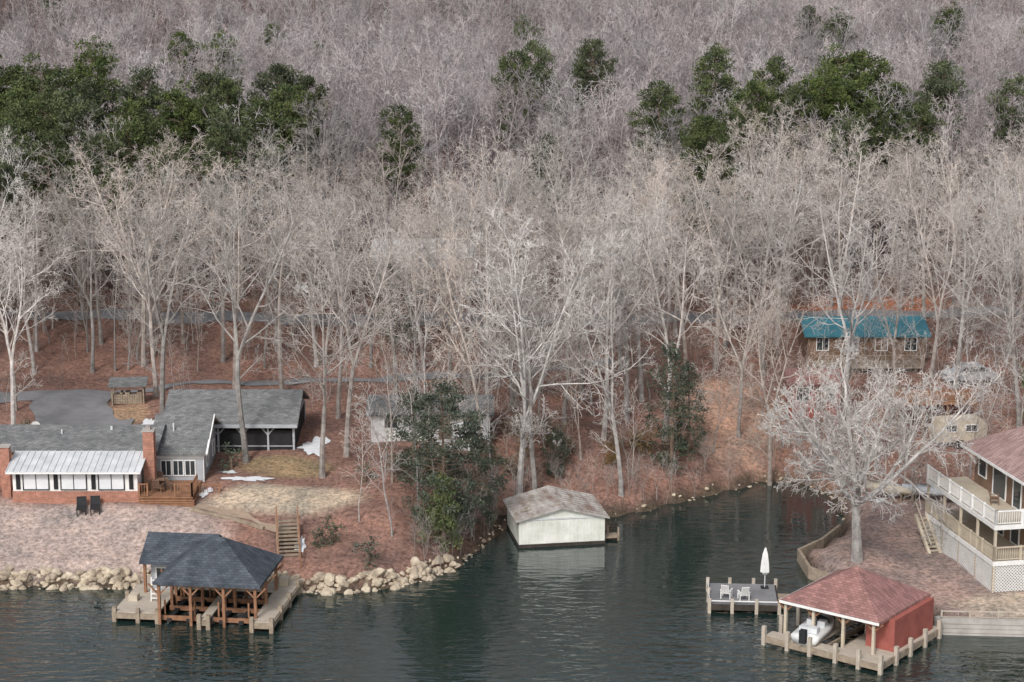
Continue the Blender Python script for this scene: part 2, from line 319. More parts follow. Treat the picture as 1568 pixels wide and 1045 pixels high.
# ---- firewood shed near the drive
f=G('firewood_shed',-32.4,163.6,hz(-32.4,163.6),5);f.boxes('posts',[(x-.06,x+.06,y-.06,y+.06,-.3,1.7) for x in(-1.3,1.3) for y in(-.6,.6)],'wood')
f.mesh('roof',[(-1.6,-.9,1.65),(1.6,-.9,1.65),(1.6,.9,2.05),(-1.6,.9,2.05),(-1.6,-.9,1.57),(1.6,-.9,1.57),(1.6,.9,1.97),(-1.6,.9,1.97)],[(0,1,2,3),(7,6,5,4),(0,4,5,1),(1,5,6,2),(2,6,7,3),(3,7,4,0)],'shG')
rg=random.Random(2);f.beams('logs',[((-1.15+.2*i,-.45,.12+.2*j),(-1.15+.2*i,.45,.12+.2*j),.18) for i in range(12) for j in range(rg.choice([4,5]))],'wood')
# ---- left boat dock
d=G('hip_roof_boat_dock',-19.5,125.4,0,-7)
d.hip('main_roof',-3.4,3.7,-3.1,3.3,2.95,5.15,'shB')
d.gable('side_roof',-5.6,-.6,1.0,5.6,2.9,4.3,'shB')
d.boxes('shed_walls',[(-5.1,-3.6,2.0,5.0,.6,2.85)],'greys')
d.windows('shed_window',[(-4.7,-4.0,1.5,2.2)],2.0)
P=[(x,y) for x in(-3.1,-1.0,1.2,3.3) for y in(-2.8,0,2.8)]
d.boxes('roof_posts',[(x-.09,x+.09,y-.09,y+.09,-1.5,2.8) for x,y in P]+[(x-.09,x+.09,y-.09,y+.09,-1.5,2.8) for x,y in((-5.3,1.3),(-3.2,1.3),(-5.3,5.3))],'woodO')
d.beams('braces',sum([[((x,y,2.0),(x+.7,y,2.75),.1),((x,y,2.0),(x-.7,y,2.75),.1)] for x,y in P],[])+[((-3.1,y,2.75),(3.3,y,2.75),.2) for y in(-2.8,0,2.8)]+[((x,-2.8,2.7),(x,2.8,2.7),.2) for x in(-3.1,-1,1.2,3.3)],'woodO')
dk=[(-6.3,-3.3,-2.6+.2*k,-2.42+.2*k,.55,.68) for k in range(21)]
dk+=[(3.2,4.5,-3.4+.2*k,-3.22+.2*k,.55,.68) for k in range(44)]
dk+=[(-3.3,3.2,2.6+.2*k,2.78+.2*k,.55,.68) for k in range(8)]+[(-6.3,-3.3,1.6+.2*k,1.78+.2*k,.55,.68) for k in range(18)]
dk+=[(-.3,.3,-3.3+.2*k,-3.12+.2*k,.55,.68) for k in range(29)]
d.boxes('deck_boards',dk,'woodL')
d.boxes('deck_frame',[(-6.35,-3.25,-2.72,-2.62,.25,.62),(3.15,4.55,-3.52,-3.42,.25,.62),(-.35,.35,-3.42,-3.32,.25,.62),(4.52,4.6,-3.4,5.4,.25,.6),(3.1,3.18,-3.4,2.6,.25,.6),(-6.4,-6.31,-2.6,5.2,.25,.62)],'wood')
d.boxes('pilings',[(x-.13,x+.13,y-.13,y+.13,-3,1.0) for x,y in[(-6.2,-2.6),(-4.6,-2.7),(-3.3,-2.7),(-.3,-3.4),(.3,-3.4),(3.2,-3.5),(4.5,-3.5),(4.5,-1),(4.5,1.5),(4.5,4),(-6.3,.5),(-6.3,3)]],'wood')
d.boxes('inner_frames',[(x0,x1,y,y+.12,.2,.5) for x0,x1 in((-3.1,-.4),(.4,3.1)) for y in(-2.5,-.6,1.2)]+[(x-.05,x+.05,y,y+.1,.5,1.5) for x in(-2.9,-.9,.7,2.7) for y in(-2.3,-.6,1.4)],'woodO')
d.boxes('boat_lift',[(-2.7,-2.4,-2.6,2.3,.1,.35),(-1.4,-1.1,-2.6,2.3,.1,.35),(.8,1.1,-2.6,2.3,.1,.35),(2.1,2.4,-2.6,2.3,.1,.35),(-2.9,-.9,-1.8,-1.6,0,.1),(.6,2.6,-1.8,-1.6,0,.1),(-2.9,-.9,1.6,1.8,0,.1),(.6,2.6,1.6,1.8,0,.1)],'dark')
d.beams('deck_ladder',[((-4.4,-.4,.6),(-4.4,-.2,2.3),.07),((-3.9,-.4,.6),(-3.9,-.2,2.3),.07)]+[((-4.4,-.38+.03*k,.9+.3*k),(-3.9,-.38+.03*k,.9+.3*k),.06) for k in range(5)],'white')
d.boxes('storage_box',[(-3.2,-2.4,3.0,3.6,.68,1.3),(3.3,3.9,3.6,4.4,.68,1.2),(-5.9,-5.3,-.6,0,.68,1.1)],'tan')
s_=G('shore_stairs',-15.3,131.0,0,8)
s_.boxes('treads',[(-.7,.7,.35*k,.35*k+.33,.65+.17*k-.05,.65+.17*k) for k in range(15)],'wood')
s_.beams('stringers',[((x,0,.55),(x,5.2,3.1),.16) for x in(-.75,.75)],'wood')
s_.beams('handrails',[((x,0,1.6),(x,5.2,4.0),.09) for x in(-.75,.75)]+[((x,.1+1.27*k,.3+.6*k),(x,.1+1.27*k,1.65+.6*k),.1) for x in(-.75,.75) for k in range(5)],'woodO')
# ---- white metal boathouse
b_=G('metal_boathouse',.5,139,0,9.5)
DP=5.2
b_.house('walls',0,6.4,0,DP,.25,2.05,2.85,'whiter','y')
b_.gable('roof',-.3,6.7,-.3,DP+.3,2.08,2.98,'rust','y',.09)
b_.beams('roof_ribs',[((3.2+sg*3.5,-.28+.64*k,2.11),(3.2,-.28+.64*k,3.01),.05) for k in range(10) for sg in(-1,1)],'rust')
b_.boxes('door_panels',[(.1+.52*k,.13+.52*k,-.03,-.004,.3,2.1) for k in range(13)],'white')
b_.boxes('door_header',[(0,6.4,-.06,-.005,2.06,2.16)],'metal')
b_.boxes('float_base',[(-.05,6.45,-.05,DP+.05,-.3,.245)],'woodD')
b_.boxes('side_platform',[(6.5,7.6,.6,1.5,.2,.35)],'wood')
b_.boxes('platform_posts',[(7.5,7.62,.6,.72,-1,1.0),(6.9,7.0,1.4,1.5,-1,.9)],'wood')
lb=[]
rg=random.Random(8)
for k in range(6):
    xx_=rg.uniform(.2,5.6);yy_=rg.uniform(.2,4.2);zz_=2.08+.9*(1-abs(xx_+.4-3.2)/3.5)+.1;a_=rg.uniform(-.5,.5)
    lb.append(((xx_,yy_,zz_),(xx_+rg.uniform(.3,.9),yy_+1.3*a_,2.2+.9*(1-abs(xx_+.9-3.2)/3.5)),.05))
b_.beams('loose_roof_battens',lb,'wood')
# ---- small swim dock
s=G('swim_dock',15.5,127.2,0,-4)
s.boxes('deck_boards',[(-2.2,2.2,-2.1+.2*k,-1.92+.2*k,.5,.62) for k in range(21)],'asphalt')
s.boxes('frame',[(-2.25,2.25,-2.22,-2.12,.2,.6),(-2.32,-2.22,-2.1,2.1,.2,.6),(2.22,2.32,-2.1,2.1,.2,.6)],'woodD')
s.boxes('pilings',[(x-.11,x+.11,y-.11,y+.11,-3,1.0) for x in(-2.3,-.8,.8,2.3) for y in(-2.2,2.1)]+[(-2.41,-2.19,-.1,.1,-3,1.0)],'woodL')
s.beams('rope_rail',[((-2.3,-2.2,.85),(2.3,-2.2,.85),.06),((-2.3,-2.2,.85),(-2.3,2.1,.85),.06)],'white')
s.boxes('walkway',[(2.3,5.6,-.9+.2*k,-.72+.2*k,.5,.6) for k in range(6)],'wood')
u=G('patio_umbrella',17.1,128.4,.62)
nn=10;V=[];F=[];pr=[(.05,.9),(.26,1.15),(.22,1.8),(.15,2.4),(.04,2.85)]
for r_,z_ in pr:
    for k in range(nn): a_=2*math.pi*k/nn;rr_=r_*(1+.25*(k%2));V.append((rr_*math.cos(a_),rr_*math.sin(a_),z_))
for i in range(4):
    for k in range(nn): F.append((i*nn+k,i*nn+(k+1)%nn,(i+1)*nn+(k+1)%nn,(i+1)*nn+k))
u.mesh('canopy',V,F,'white');u.boxes('pole',[(-.03,.03,-.03,.03,0,1.2)],'metal');u.boxes('base',[(-.25,.25,-.25,.25,0,.08)],'dark')
chairs('dock_chair',14.3,126.4,.62,160,'white');chairs('dock_chair',15.4,126.0,.62,190,'white')
# ---- right boat dock
d=G('red_roof_boat_dock',21.7,120.3,0,-38)
d.hip('roof',-3.4,3.6,-3.4,3.5,2.85,4.85,'shR')
d.boxes('fascia',[(-3.4,3.6,-3.45,-3.402,2.66,2.83),(-3.45,-3.402,-3.4,3.5,2.66,2.83)],'white')
d.boxes('roof_posts',[(x-.09,x+.09,y-.09,y+.09,-1,2.7) for x in(-3.1,-1.1,1.0,3.1) for y in(-3.1,0,3.1)],'tan')
d.beams('braces',sum([[((x,y,2.1),(x+.6,y,2.65),.1),((x,y,2.1),(x-.6,y,2.65),.1)] for x in(-3.1,-1.1,1,3.1) for y in(-3.1,0)],[]),'woodO')
d.boxes('deck_boards',[(-3.9,4.2,-4.3+.2*k,-4.12+.2*k,.5,.62) for k in range(5)]+[(1.0,4.2,-3.3+.2*k,-3.12+.2*k,.5,.62) for k in range(36)]+[(-1.4,-.6,-3.3+.2*k,-3.12+.2*k,.5,.62) for k in range(34)]+[(-4,1,3.0+.2*k,3.18+.2*k,.5,.62) for k in range(6)],'woodL')
d.boxes('deck_frame',[(-3.95,4.25,-4.42,-4.32,.2,.6),(4.22,4.3,-4.3,3.9,.2,.6)],'wood')
d.boxes('pilings',[(x-.12,x+.12,-4.5,-4.26,-3,1.25) for x in(-3.9,-2.2,-.6,1.2,2.8,4.3)]+[(4.2,4.44,y,y+.24,-3,1.2) for y in(-2.5,-.6,1.4,3.4)]+[(-4.1,-3.86,y,y+.24,-3,1.3) for y in(-2.2,0,2.2)],'woodL')
d.boxes('shed_walls',[(1.2,3.95,.0,3.3,.62,2.68)],'red')
d.boxes('shed_south_wall',[(2.0,3.95,-2.0,-.01,.62,2.68)],'red')
d.boxes('lift_beams',[(-3.0,-2.8,-3,2.8,.15,.4),(-1.9,-1.7,-3,2.8,.15,.4),(-.3,-.1,-3,2.8,.15,.4),(.6,.8,-3,2.8,.15,.4)],'wood')
def hullmesh(grp,Ln,W,H,m):
    V=[];F=[];secs=9
    for i in range(secs):
        t=i/(secs-1);w_=W/2*(1-max(0,(t-.55)/.45)**2*.93);zk=.25*max(0,(t-.6)/.4)**2*H*2
        y=-Ln/2+Ln*t
        V+=[(-w_,y,H+.15*t),(-w_*.85,y,H*.45),(0,y,zk),(w_*.85,y,H*.45),(w_,y,H+.15*t)]
    for i in range(secs-1):
        for k in range(4): F.append((i*5+k,i*5+k+1,(i+1)*5+k+1,(i+1)*5+k))
        F.append((i*5+4,i*5,(i+1)*5,(i+1)*5+4))
    F.append((0,4,3,2,1));grp.mesh('hull',V,F,m,True)
bt=G('runabout_boat',19.3,119.4,.45,-30)
hullmesh(bt,4.4,1.8,.75,'white');bt.boxes('seats',[(-.6,.6,-1.6,-1.1,.8,1.15),(-.6,-.1,-.3,.2,.8,1.2),(.1,.6,-.3,.2,.8,1.2)],'metal')
bt.mesh('windshield',[(-.75,.5,.85),(0,.9,.85),(.75,.5,.85),(-.6,.3,1.3),(0,.65,1.3),(.6,.3,1.3)],[(0,1,4,3),(1,2,5,4)],'glass')
bt.boxes('outboard_motor',[(-.2,.2,-2.6,-2.2,.4,1.25)],'dark')
# ---- right house with balconies
h=G('balcony_house',31.9,126,.9,11)
Lh=11.5;WX=3.0
h.boxes('house_walls',[(WX,15,1.8,10.2,0,7.4)],'brown')
h.hip('roof',2.2,17,.6,11.0,7.5,10.6,'shP')
h.boxes('eave_fascia',[(2.14,2.198,.6,11.0,7.3,7.49),(2.2,17,.54,.598,7.3,7.49)],'white')
for nm,zf in(('lower',2.35),('upper',4.85)):
    h.boxes(nm+'_balcony_floor',[(0,WX-.01,0,Lh,zf-.22,zf),(WX-.01,15,0,1.79,zf-.22,zf)],'tan')
    h.boxes(nm+'_balcony_fascia',[(-.06,-.003,0,Lh,zf-.3,zf+.02),(-.06,15,-.06,-.003,zf-.3,zf+.02)],'white')
    h.rail(nm+'_balcony_railing',[(15,.05),(.05,.05),(.05,Lh)],zf,'tan' if nm=='lower' else 'white',bal=.16,w=.055,postw=.15)
    h.windows_x(nm+'_patio_door',[(2.6,3.8,zf+.1,zf+2.0),(5.0,7.0,zf+.1,zf+2.0),(8.2,9.4,zf+.8,zf+2.0)],WX,-1)
    h.windows(nm+'_front_window',[(3.6,4.8,zf+.4,zf+1.9),(5.6,7.1,zf+.2,zf+2)],1.8)
h.boxes('balcony_posts',[(-.0,.16,y,y+.16,0,4.6) for y in(0,2.8,5.6,8.4,11.3)]+[(x,x+.16,0,.16,0,4.6) for x in(3,6,9,12)],'tan')
chairs('balcony_chair',33.0,131,5.76,80,'brown')
lat=[]
def clip(ya,za,yb,zb2):
    t0,t1=0,1;dy=yb-ya
    for lim,s2 in((0,1),(Lh,-1)):
        f0=s2*(ya-lim);f1=s2*(yb-lim)
        if f0<0 and f1<0:return None
        if f0<0:t0=max(t0,f0/(f0-f1))
        if f1<0:t1=min(t1,f0/(f0-f1))
    if t1<=t0:return None
    return (ya+dy*t0,za+(zb2-za)*t0,ya+dy*t1,za+(zb2-za)*t1)
for k in range(-10,64):
    for sg in(1,-1):
        y0=k*.22
        c_=clip(y0,0.0,y0+sg*2.05,2.05)
        if c_: lat.append(((.05+.02*sg,c_[0],c_[1]),(.05+.02*sg,c_[2],c_[3]),.055));
        if c_ and c_[2]<6: lat.append(((c_[0]+.1,.05+.02*sg,c_[1]),(c_[2]+.1,.05+.02*sg,c_[3]),.055))
h.beams('lattice_skirt',lat,'white')
h.boxes('lattice_backing',[(.5,.6,.5,Lh,-.2,2.1),(.6,13,.5,.6,-.2,2.1)],'wood')
h.beams('outdoor_stair',[((-.9,11.2,2.3),(-.9,8.2,.1),.2),((-.1,11.2,2.3),(-.1,8.2,.1),.2),((-.9,11.2,3.2),(-.9,8.2,1.0),.08)],'tan')
h.boxes('stair_treads',[(-.9,-.1,8.3+.28*k,8.6+.28*k,.15+.21*k,.21+.21*k) for k in range(10)],'tan')
rw=G('retaining_wall',0,0,0)
pts=[(24.4,142),(22.6,138.7),(20.5,136.1),(20.7,132.2),(22.7,129.4)]
rw.beams('timber_wall',[((*a,.1+.22*k),(*b2,.1+.22*k),.22) for k in range(4) for a,b2 in zip(pts[:-1],pts[1:])],'wood')
pts=[(27.3,121.6),(27.5,121.2),(33,120.8),(46,120.2)]
rw.beams('block_wall',[((*a,.0+.3*k),(*b2,.0+.3*k),.34) for k in range(4) for a,b2 in zip(pts[:-1],pts[1:])],'conc')
rw.rail('wall_rail',[(27.6,121.5),(33,121.2)],.95,'woodL',h=.5,bal=1.0)
# ---- background buildings
def simple_house(name,x,y,w,dp,hh,rise,wall,roof,rot=0):
    z=min(hz(x-w/2,y),hz(x+w/2,y),hz(x,y+dp))
    zt=max(hz(x-w/2,y),hz(x+w/2,y),hz(x,y+dp/2))
    h=G(name,x,y,z,rot);t=zt-z
    h.house('walls',-w/2,w/2,0,dp,-.5,t+hh,t+hh+rise-.15,wall)
    h.gable('roof',-w/2-.4,w/2+.4,-.5,dp+.5,t+hh,t+hh+rise,roof)
    n=max(2,int(w/2.6))
    h.windows('window',[(-w/2+w*(k+.5)/n-.5,-w/2+w*(k+.5)/n+.5,t+.9,t+2.0) for k in range(n)],0)
    h.boxes('door',[(w*.12-.45,w*.12+.45,-.05,-.003,t,t+2.0)],'brown')
    h.boxes('corner_trim',[(-w/2-.03,-w/2+.1,-.04,-.002,t-.2,t+hh-.1),(w/2-.1,w/2+.03,-.04,-.002,t-.2,t+hh-.1)],wall)
    return h
h=simple_house('white_roadside_house',-8.8,196,9.8,6,3.1,1.3,'whites','metal')
h.boxes('porch_roof',[(-4.9,4.9,-2.4,-.52,2.6,2.72)],'metal');h.boxes('porch_posts',[(x,x+.14,-2.3,-2.16,-.4,2.6) for x in(-4.7,-2.3,0,2.3,4.6)],'white')
simple_house('small_white_house',10,198,5,5,2.8,1.5,'whites','metal')
simple_house('hidden_white_cottage',-6.5,153.5,9.4,5,2.1,.9,'whites','shG')
h=simple_house('teal_roof_house',31.4,172.4,10.4,6,2.3,1.05,'brown','teal')
h.boxes('front_deck',[(-4.6,4.6,-2.6,-.1,.3,.5)],'wood');h.rail('deck_railing',[(-4.6,-2.55),(4.6,-2.55)],.5,'wood')
simple_house('red_shed',25.6,163.5,4.2,3.4,2.4,.9,'red','shR')
h=G('open_lean_to',34.5,157.5,hz(34.5,158));h.boxes('posts',[(x-.1,x+.1,y-.1,y+.1,-.8,2.6) for x in(-3.2,-1,1,3.2) for y in(0,3.6)],'brown')
h.boxes('upper_deck',[(-3.5,3.5,-.3,4,2.6,2.8)],'woodO');h.rail('deck_railing',[(-3.4,-.2),(3.4,-.2)],2.8,'woodO');h.boxes('back_wall',[(-3.3,3.3,3.7,3.85,-.8,2.58)],'red')
def car(name,x,y,rot,m,tall=1.0):
    g_=G(name,x,y,hz(x,y)+.12,rot)
    pr=[(-2.2,.35),(-2.2,.85),(-1.9,1.0),(-1.2,1.05*1),(-.7,1.55*tall),(1.0,1.6*tall),(1.8,1.05),(2.2,.95),(2.25,.35)]
    V=[(a,-.88,b_) for a,b_ in pr]+[(a,.88,b_) for a,b_ in pr];n=len(pr)
    g_.mesh('body',V,[tuple(range(n)),tuple(range(2*n-1,n-1,-1))]+[(k,n+k,n+(k+1)%n,(k+1)%n) for k in range(n)],m)
    g_.mesh('side_glass',[(a,sy,b_) for sy in(-.885,.885) for a,b_ in((-1.0,1.1),(-.65,1.48*tall),(.95,1.5*tall),(1.5,1.1))],[(0,1,2,3),(7,6,5,4)],'glass')
    V=[];F=[]
    for wx in(-1.4,1.4):
        for sy in(-.9,.7):
            i=len(V)
            for yy in(sy,sy+.2):
                for k in range(12): V.append((wx+.33*math.cos(k*math.pi/6),yy,.3+.33*math.sin(k*math.pi/6)))
            F+=[tuple(range(i,i+12)),tuple(range(i+23,i+11,-1))]+[(i+k,i+12+k,i+12+(k+1)%12,i+(k+1)%12) for k in range(12)]
    g_.mesh('wheels',V,F,'rubber')
car('parked_white_van',-19.2,193,0,'white',1.2);car('parked_car',7.3,193.5,15,'whites');car('parked_car',39.5,168,10,'greys');car('parked_dark_car',-2,190.5,0,'dark')
tr=G('camper_trailer',36,156,hz(36,156)+.5,5);pr=[(-2,.0),(-2.1,.6),(-1.7,1.7),(1.8,1.8),(2.2,1.2),(2.1,0)]
V=[(a,-1,b_) for a,b_ in pr]+[(a,1,b_) for a,b_ in pr];tr.mesh('body',V,[tuple(range(6)),tuple(range(11,5,-1))]+[(k,6+k,6+(k+1)%6,(k+1)%6) for k in range(6)],'tan');tr.windows('window',[(-1.2,-.4,.9,1.4),(.4,1.3,.9,1.4)],-1);tr.boxes('wheels',[(-.4,.3,-1.02,-.8,-.45,.15)],'rubber')
for (x,y,m_) in((28.8,146.5,'tan'),(31.6,145.5,'greys')):
    p=G('stored_rowboat',x,y,hz(x,y)+.35,70);hullmesh(p,4,1.5,.6,m_);p.boxes('trestles',[(-.7,.7,-1.1,-1.0,-.4,.2),(-.7,.7,1.0,1.1,-.4,.2)],'wood')
for x,y in((-9.4,150.3),(3.6,153.0),(-37.5,152)):
    p=G('satellite_dish',x,y,hz(x,y),0);V=[(0,0.06,1.7)]
    for k in range(16):a_=k*math.pi/8;V.append((.38*math.cos(a_),-.08,1.7+.38*math.sin(a_)))
    p.mesh('dish',V,[(0,1+k,1+(k+1)%16) for k in range(16)],'white',True);p.beams('mast',[((0,.08,-.3),(0,.08,1.6),.07),((0,.05,1.4),(0,-.45,1.65),.04)],'metal')
# ---- roads, path, snow as draped sheets
def sheet(name,pts,wd,m,off=.07):
    me=bpy.data.meshes.new(name);V=[];F=[]
    P=[Vector((*p,0)) for p in pts];Q=[]
    for a,b2 in zip(P[:-1],P[1:]):
        n=max(1,int((b2-a).length/.8))
        for k in range(n):Q.append(a.lerp(b2,k/n))
    Q.append(P[-1]);nw=max(2,int(wd/.5))
    for i,q in enumerate(Q):
        t=(Q[min(i+1,len(Q)-1)]-Q[max(i-1,0)]).normalized();nrm=Vector((-t.y,t.x,0))
        for j in range(nw+1):
            c=q+nrm*(wd*(j/nw-.5)+(.2*math.sin(i*1.3+j)+.25*math.sin(i*.37+j) if j in(0,nw) else 0));V.append((c.x,c.y,0))
    hh=hgt(np.array([v[0] for v in V]),np.array([v[1] for v in V]))
    V=[(v[0],v[1],float(z)+off) for v,z in zip(V,hh)]
    for i in range(len(Q)-1):
        for j in range(nw): a=i*(nw+1)+j;F.append((a,a+nw+1,a+nw+2,a+1))
    me.from_pydata(V,[],F);me.materials.append(M[m]);o=bpy.data.objects.new(name,me);root.objects.link(o);return o
def blob(name,cx,cy,rx,ry,m,off=.06,seed=0,amp=.35):
    rg=random.Random(seed);ph=[rg.uniform(0,6.3) for _ in range(4)];V=[(cx,cy)];F=[];nr,na=8,48
    for i in range(1,nr+1):
        for k in range(na):
            a_=2*math.pi*k/na;f=1+amp*(math.sin(2*a_+ph[0])*.6+math.sin(3*a_+ph[1])*.6+math.sin(7*a_+ph[2])*.4+math.sin(11*a_+ph[3])*.35);r_=i/nr*f
            V.append((cx+rx*r_*math.cos(a_),cy+ry*r_*math.sin(a_)))
    for k in range(na):F.append((0,1+k,1+(k+1)%na))
    for i in range(nr-1):
        for k in range(na):a=1+i*na;F.append((a+k,a+na+k,a+na+(k+1)%na,a+(k+1)%na))
    A=np.array(V);hh=hgt(A[:,0],A[:,1])
    W=[(v[0],v[1],float(z)+off) for v,z in zip(V,hh)]
    me=bpy.data.meshes.new(name);me.from_pydata(W,[],F);me.materials.append(M[m]);o=bpy.data.objects.new(name,me);root.objects.link(o)
sheet('lower_road',[(-90,162.5),(-60,164),(-41,165.5),(-34,166.5)],2.8,'asphalt')
sheet('lane',[(-33.8,166.8),(-28,169.5),(-15,170.5),(0,172),(9,175)],1.3,'asphalt')
sheet('upper_road',[(-110,190),(-60,187),(-20,184.5),(0,184),(25,185),(50,187),(110,190)],3.0,'asphalt')
sheet('driveway',[(-33.6,151),(-34.2,154.5),(-35.2,158)],8.4,'asphalt',.09)
sheet('driveway_neck',[(-35.2,157.7),(-36.5,161),(-37.6,165.6)],6.4,'asphalt',.10)
sheet('parking_lane',[(9,186.5),(10.5,191),(11,196)],3,'asphalt',.09)
sheet('garden_path',[(-23.2,139.6),(-20,138.4),(-17.3,136.6),(-15.8,135.9)],1.0,'path')
e_=G('path_edging',0,0,0);pp=[(-23.4,138.9),(-20.2,137.7),(-17.7,136.1)];e_.beams('timbers',[((a[0],a[1],hz(*a)+.12),(b2[0],b2[1],hz(*b2)+.12),.22) for a,b2 in zip(pp[:-1],pp[1:])],'wood')
for i,(x,y,a_,b2) in enumerate([(-15.6,152,1.1,1.9),(-19.9,144.6,1.5,.6),(-22.8,142.2,.5,.6),(-14.9,134.2,.3,1.0),(-29.6,158,.6,1.3),(-21.6,146.2,.7,.3),(28,146,.7,.4),(-33.5,152.6,.8,.6),(-20,186,1.2,.5)]): blob('snow_patch',x,y,a_,b2,'snow',seed=i)
# ---- riprap
def rv(rg): return Vector((rg.gauss(0,1),rg.gauss(0,1),rg.gauss(0,1)))
bm=bmesh.new();bmesh.ops.create_icosphere(bm,subdivisions=2,radius=1);IV=[v.co.copy() for v in bm.verts];IF=[tuple(v.index for v in f.verts) for f in bm.faces];bm.free()
def rocks(name,segs,count,dmin,dmax,smin,smax,seed):
    rg=random.Random(seed);V=[];F=[];tot=sum((Vector(b2)-Vector(a)).length for a,b2 in segs)
    for _ in range(count):
        t=rg.uniform(0,tot)
        for a,b2 in segs:
            l=(Vector(b2)-Vector(a)).length
            if t<=l:break
            t-=l
        a=Vector(a);e=(Vector(b2)-a).normalized();nrm=Vector((-e.y,e.x));dd=rg.uniform(dmin,dmax);p=a+e*t+nrm*dd
        s=smin+(smax-smin)*rg.random()**1.7;sv=(s*rg.uniform(.8,1.4),s*rg.uniform(.7,1.1),s*rg.uniform(.55,.85))
        rot=Euler((rg.uniform(-.5,.5),rg.uniform(-.5,.5),rg.uniform(0,6.3))).to_matrix();ax=[rv(rg).normalized() for _ in range(7)];cut=[rg.uniform(.55,.85) for _ in ax]
        i=len(V);c=Vector((p.x,p.y,max(-.1,hz(p.x,p.y))+s*.2))
        for v in IV:
            q=v.copy()
            for n_,k_ in zip(ax,cut):
                dt=q.dot(n_)
                if dt>k_: q-=n_*(dt-k_)
            q=Vector((q.x*sv[0],q.y*sv[1],q.z*sv[2]));V.append(tuple(c+rot@q))
        F+=[tuple(i+j for j in f) for f in IF]
    me=bpy.data.meshes.new(name);me.from_pydata(V,[],F);me.materials.append(M['rock']);o=bpy.data.objects.new(name,me);root.objects.link(o)
rocks('riprap_rocks',list(zip(SH[2:10],SH[3:11])),1050,-.35,1.0,.14,.45,3)
rocks('shore_stones',list(zip(SH[10:23],SH[11:24])),110,-.2,.5,.08,.26,4)
# ------------------------------------------------------------ trees
def tube(V,F,pts,rs,n):
    d=pts[-1]-pts[0]
    ref=Vector((0,0,1)) if abs(d.z)<.9*d.length else Vector((1,0,0))
    u=d.cross(ref).normalized();v=d.cross(u).normalized();b0=len(V)
    cs=[(math.cos(2*math.pi*k/n),math.sin(2*math.pi*k/n)) for k in range(n)]
    for p,r in zip(pts,rs):
        for c,s in cs: V.append(p+u*(c*r)+v*(s*r))
    for i in range(len(pts)-1):
        a=b0+i*n
        for k in range(n):
            k2=(k+1)%n;F.append((a+k,a+k2,a+n+k2,a+n+k))
def grow(V,F,P,D,L,r,lev,rg,c):
    n=c['seg'][lev];pts=[P.copy()];dirs=[D.copy()];st=L/n
    for i in range(n):
        D=(D+rv(rg)*c['wob'][lev]+Vector((0,0,c['up'][lev]))).normalized();P=P+D*st;pts.append(P.copy());dirs.append(D.copy())
    rm=c['rmin'];r1=max(rm*.7,r*c['tip'][lev])
    rs=[max(rm*.7,r+(r1-r)*i/n) for i in range(n+1)]
    tube(V,F,pts,rs,c['sides'][lev])
    if lev>=len(c['nch']):return
    k=c['nch'][lev];t0=c['t0'][lev];ph=rg.uniform(0,6.28)
    for j in range(k):
        t=t0+(1-t0)*((j+rg.random())/k);f=t*n;i=min(n-1,int(f));q=pts[i].lerp(pts[i+1],f-i);d=dirs[i+1]
        rr=rs[i]+(rs[i+1]-rs[i])*(f-i)
        ph+=2.4+rg.uniform(-.5,.5)
        ref=Vector((0,0,1)) if abs(d.z)<.9 else Vector((1,0,0))
        u=d.cross(ref).normalized();v=d.cross(u)
        an=R(rg.uniform(*c['ang'][lev]));side=u*math.cos(ph)+v*math.sin(ph)
        nd=(d*math.cos(an)+side*math.sin(an)).normalized()
        grow(V,F,q,nd,L*c['rat'][lev]*rg.uniform(.6,1.2)*(1.2-.6*t),max(rm,rr*c['rr'][lev]),lev+1,rg,c)
def meshobj(V,F,name,mats):
    me=bpy.data.meshes.new(name);me.from_pydata([tuple(v) for v in V],[],F)
    for m_ in mats: me.materials.append(M[m_])
    return me
